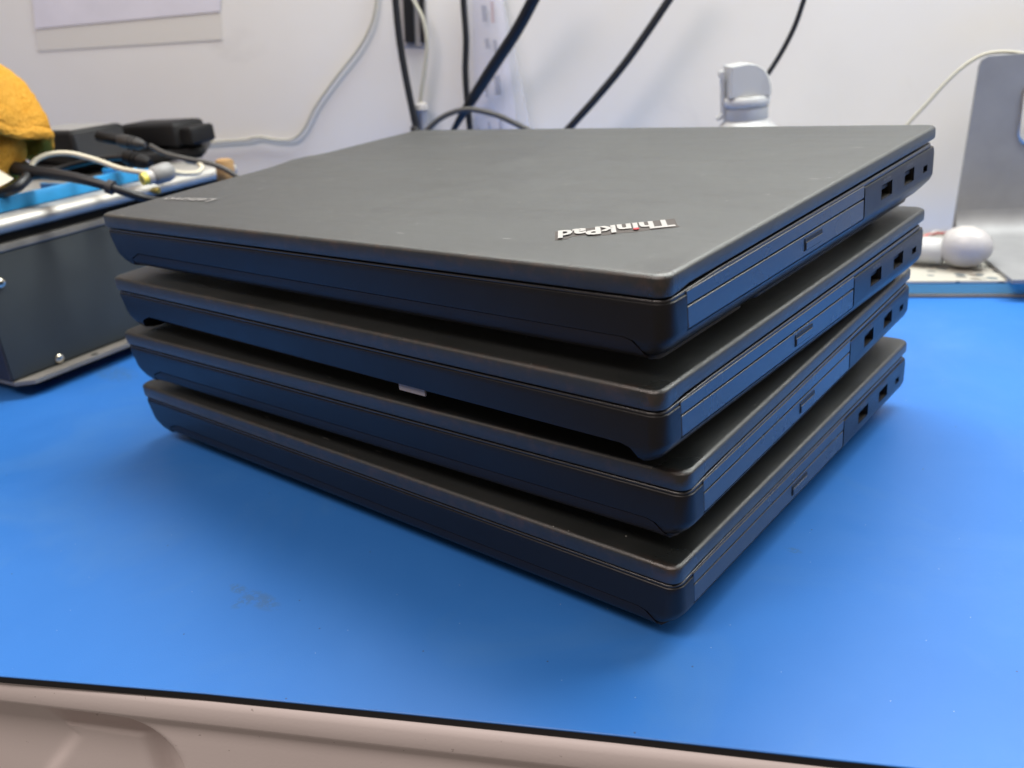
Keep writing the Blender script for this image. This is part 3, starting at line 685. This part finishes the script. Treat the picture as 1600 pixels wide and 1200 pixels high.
# clear sleeve with printed slip
sl = empty('plastic_sleeve', at_n(780, 100, WALL-.02))
def spart(name, q, k0, k1, th, m):
    P = [at_n(x, y, (k0, k1)[i in (1, 2)]) for i, (x, y) in enumerate(q)]; V, F = loft([P, [p-N*th for p in P]]); return obj(name, [v-sl.location for v in V], F, m, sl)
def strip(name, y0, y1, xa, xb, k, th, m, bow=.004, n=10):
    """bowed upright sheet; xa, xb give left/right pixel edges at y0 and y1"""
    rg = []
    for j in range(9):
        y = y0+(y1-y0)*j/8; L_ = xa[0]+(xa[1]-xa[0])*j/8; R_ = xb[0]+(xb[1]-xb[0])*j/8
        f = [at_n(L_+(R_-L_)*i/n, y, k-bow*math.sin(math.pi*i/n)) for i in range(n+1)]
        rg.append(f+[p+N*th for p in reversed(f)])
    V, F = loft(rg); return obj(name, [v-sl.location for v in V], F, m, sl, 40)
strip('printed_slip', -60, 240, (738, 742), (778, 812), WALL-.008, .0003, M['paper'], .001)
strip('clear_sheet', -60, 240, (722, 735), (775, 838), WALL-.014, .0006, M['clear'], .0015)
for (x, y, w_, h_, m_) in ((752, 8, 8, 26, 'grey_print'), (766, 2, 5, 34, 'red_cord'), (757, 60, 7, 16, 'grey_print'), (770, 62, 6, 20, 'grey_print'), (757, 122, 4, 30, 'grey_print'), (772, 118, 9, 30, 'grey_print'), (762, 190, 4, 24, 'grey_print'), (779, 188, 5, 26, 'grey_print'), (746, 200, 3, 20, 'grey_print')):
    spart('print_mark', [(x, y), (x+w_, y), (x+w_+2, y+h_), (x+2, y+h_)], WALL-.0125, WALL-.0125, .0002, simple('faded_'+m_, (.13, .14, .22, 1) if m_ == 'grey_print' else (.42, .20, .20, 1), .7))
tag(sl, 'clear plastic sleeve with a printed slip hanging on the wall', 'plastic sleeve')

# ------------------------------------------------------------------ white dispenser bottle behind the laptops
bk = .485
bc = at_n(1165, 200, bk); bt = empty('dispenser_bottle', (bc.x, bc.y, 0))
zt = lambda px, py: at_n(px, py, bk).z
def bo(name, prof, m, sm=45, seg=28):
    V, F = lathe(prof, (0, 0, 0), (0, 0, 1), seg); return obj(name, V, F, m, bt, sm)
zs = zt(1165, 178)-.004
bo('bottle_body', [(0, .030), (.003, .033), (zs-.028, .033), (zs-.020, .032), (zs-.010, .027), (zs-.003, .019), (zs, .0165)], M['milky'])
bo('neck_ring', [(zs, .0160), (zs+.0015, .0168), (zs+.009, .0168), (zs+.010, .0155)], M['milky_grey'])
bo('collar', [(zs+.010, .0170), (zs+.0115, .0180), (zs+.016, .0180), (zs+.0175, .0168)], M['milky'])
# flip lid: quarter-round hood, flat on its left side
hood = [(-.0155, 0), (.0165, 0), (.0165, .006), (.0150, .0125), (.0110, .0185), (.0050, .0220), (-.0020, .0232), (-.0145, .0222)]
ax_r = RT.copy(); ax_r.z = 0; ax_r.normalize(); ax_f = Vector((-ax_r.y, ax_r.x, 0))
rg = [[ax_r*(a*s)+ax_f*y+Vector((0, 0, zs+.0178+b*(.9+.1*s))) for a, b in hood] for y, s in ((-.0130, .90), (-.0105, 1), (.0105, 1), (.0130, .9))]
V, F = loft(rg); obj('flip_lid', V, F, M['milky_grey'], bt, 35)
rg = [[ax_r*a+ax_f*y+Vector((0, 0, zs+z)) for a, z in ((-.0200, .0365), (-.0168, .0372), (-.0166, .003), (-.0215, .001), (-.0218, .003), (-.0185, .006), (-.0187, .0320), (-.0202, .0320))] for y in (-.004, .004)]
V, F = loft(rg); obj('hinge_strap', V, F, M['milky_grey'], bt, 35)
tag(bt, 'milky white flip-lid dispenser bottle behind the top laptop', 'bottle')

# ------------------------------------------------------------------ right: booklet box, white bulb tool, cord, bracket
p0, p1 = at_z(1420, 465, 0), at_z(1600, 465, 0)
tt = (p1-p0).normalized(); nn = Vector((-tt.y, tt.x, 0)); q0 = p0-tt*.10
KM = Matrix(((tt.x, nn.x, 0, q0.x), (tt.y, nn.y, 0, q0.y), (0, 0, 1, 0), (0, 0, 0, 1)))
bkx = empty('booklet_stack', q0)
def kpart(name, vf, m, sm=None): V, F = xform(vf, KM); return obj(name, [v-q0 for v in V], F, m, bkx, sm)
kpart('lower_board', boxg(-.002, .232, -.0008, .128, 0, .0026, .0005), M['flange'], 40)
kpart('teal_pages', boxg(0, .23, .0002, .127, .0027, .0098), M['teal'])
kpart('cover', boxg(-.001, .231, -.0004, .128, .0099, .0122, .0006), M['booklet'], 40)
tag(bkx, 'thick teal-edged booklet with a printed cream cover on the mat', 'booklet')
bl = empty('bulb_tool', at_d(1512, 390, .640)); ctr = at_z(1514, 386, .0125+.0147); bl.location = (ctr.x, ctr.y, .0125)
ax = (-RT*.80+FW*.62); ax.z = 0; ax.normalize()
V, F = lathe([(-.0152, .0016), (-.0142, .0050), (-.0115, .0090), (-.007, .0124), (0, .0146), (.006, .0143), (.012, .0122), (.0155, .0100), (.016, .0085)], ctr, ax, 30); obj('bulb', [v-bl.location for v in V], F, M['white_plastic'], bl, 60)
V, F = lathe([(.0155, .0088), (.017, .0094), (.050, .0094), (.052, .008)], ctr-Vector((0, 0, .004)), ax, 22); obj('shaft', [v-bl.location for v in V], F, M['milky_grey'], bl, 45)
tag(bl, 'white bulb-ended tool with a grey shaft lying on the booklet', 'tool')
cc = empty('twisted_cord', at_d(1440, 372, .70))
for nm, dz, m_ in (('red_strand', 0, 'red_cord'), ('white_strand', .003, 'white_plastic')):
    P = [at_d(1410, 380-dz*200, .69), at_d(1440, 371+dz*900, .695), at_d(1462, 364-dz*600, .70), at_d(1480, 366+dz*500, .705), at_d(1490, 374, .70), at_d(1465, 378-dz*600, .685), at_d(1440, 381, .68), at_d(1415, 384, .68)]
    V, F = sweep(spline(P), .0013, 8); obj(nm, [v-cc.location for v in V], F, M[m_], cc, 50)
tag(cc, 'small loop of red and white twisted cord on the booklet', 'cord')
br = empty('metal_bracket', tn(.23, .5, .0126))
def plate_outline(b, z0, z1):
    x0, x1 = .1765, .330
    pts = [(x0, z0), (x0+.0072, z1-.006), (x0+.0085, z1-.002), (x0+.0125, z1), (x1, z1), (x1, z0)]
    return pts
outer = [(.1750, .0126), (.1825, .1385), (.1840, .1430), (.1880, .1450), (.330, .1450), (.330, .0126)]
hx0, hx1, hz0, hz1, hr = .2125, .300, .0800, .1270, .010
V, F = loft([[tn(t, n_, z) for t, z in outer] for n_ in (.498, .502)]); pl = obj('back_plate', [v-br.location for v in V], F, M['alu'], br)
hole = [(hx0+hr-hr*math.cos(R(90*k/6)), hz0+hr-hr*math.sin(R(90*k/6))) for k in range(7)]+[(hx1, hz0), (hx1, hz1)]+[(hx0+hr-hr*math.sin(R(90*k/6)), hz1-hr+hr*math.cos(R(90*k/6))) for k in range(7)]
V, F = loft([[tn(t, n_, z) for t, z in hole] for n_ in (.48, .52)]); cu = obj('cutter', [v-br.location for v in V], F, M['void'], br)
bpy.context.view_layer.update(); cu.parent = None; cu.location = br.location; bpy.context.view_layer.update(); boolean(pl, [cu])
V, F = loft([[tn(t+(.0014 if i else 0)*(1 if t < .25 else -1), n_, z+(.0014 if i else 0)*(1 if z < .1 else -1)) for t, z in hole] for i, n_ in ((0, .4972), (0, .5028), (1, .5020), (1, .4980))]+[], False, False)
V, F = loft([[tn(t, n_, z) for t, z in hole] for n_ in (.4968, .5032)], False, False)
V2 = [[tn((t-.254)*.965+.254, n_, (z-.1035)*.94+.1035) for t, z in hole] for n_ in (.5032, .4968)]
Va, Fa = loft([[tn(t, .4968, z) for t, z in hole], [tn(t, .5032, z) for t, z in hole], V2[0], V2[1], [tn(t, .4968, z) for t, z in hole]], False, False)
obj('slot_edging', [v-br.location for v in Va], Fa, M['chrome'], br, 40)
# curved foot running forward from the plate
fr_ = .018
fp = [(.4976, .0152+fr_)]+[(.4976-fr_*(1-math.cos(R(90*k/12))), .0152+fr_-fr_*math.sin(R(90*k/12))) for k in range(1, 13)]+[(.375, .0152)]
fp2 = [(a+.0024*math.sin(R(90*(1-min(i, 12)/12))), b-.0025*math.sin(R(90*min(i, 12)/12))) for i, (a, b) in enumerate(fp)]
rg = [[tn(t+(.5-a)*.10, a, b) for a, b in fp]+[tn(t+(.5-a)*.10, a, b) for a, b in reversed(fp2)] for t in (.1765, .330)]
V, F = loft(rg); obj('curved_foot', [v-br.location for v in V], F, M['alu'], br, 40)
tag(br, 'grey aluminium bracket with a rounded slot standing at the right', 'bracket')
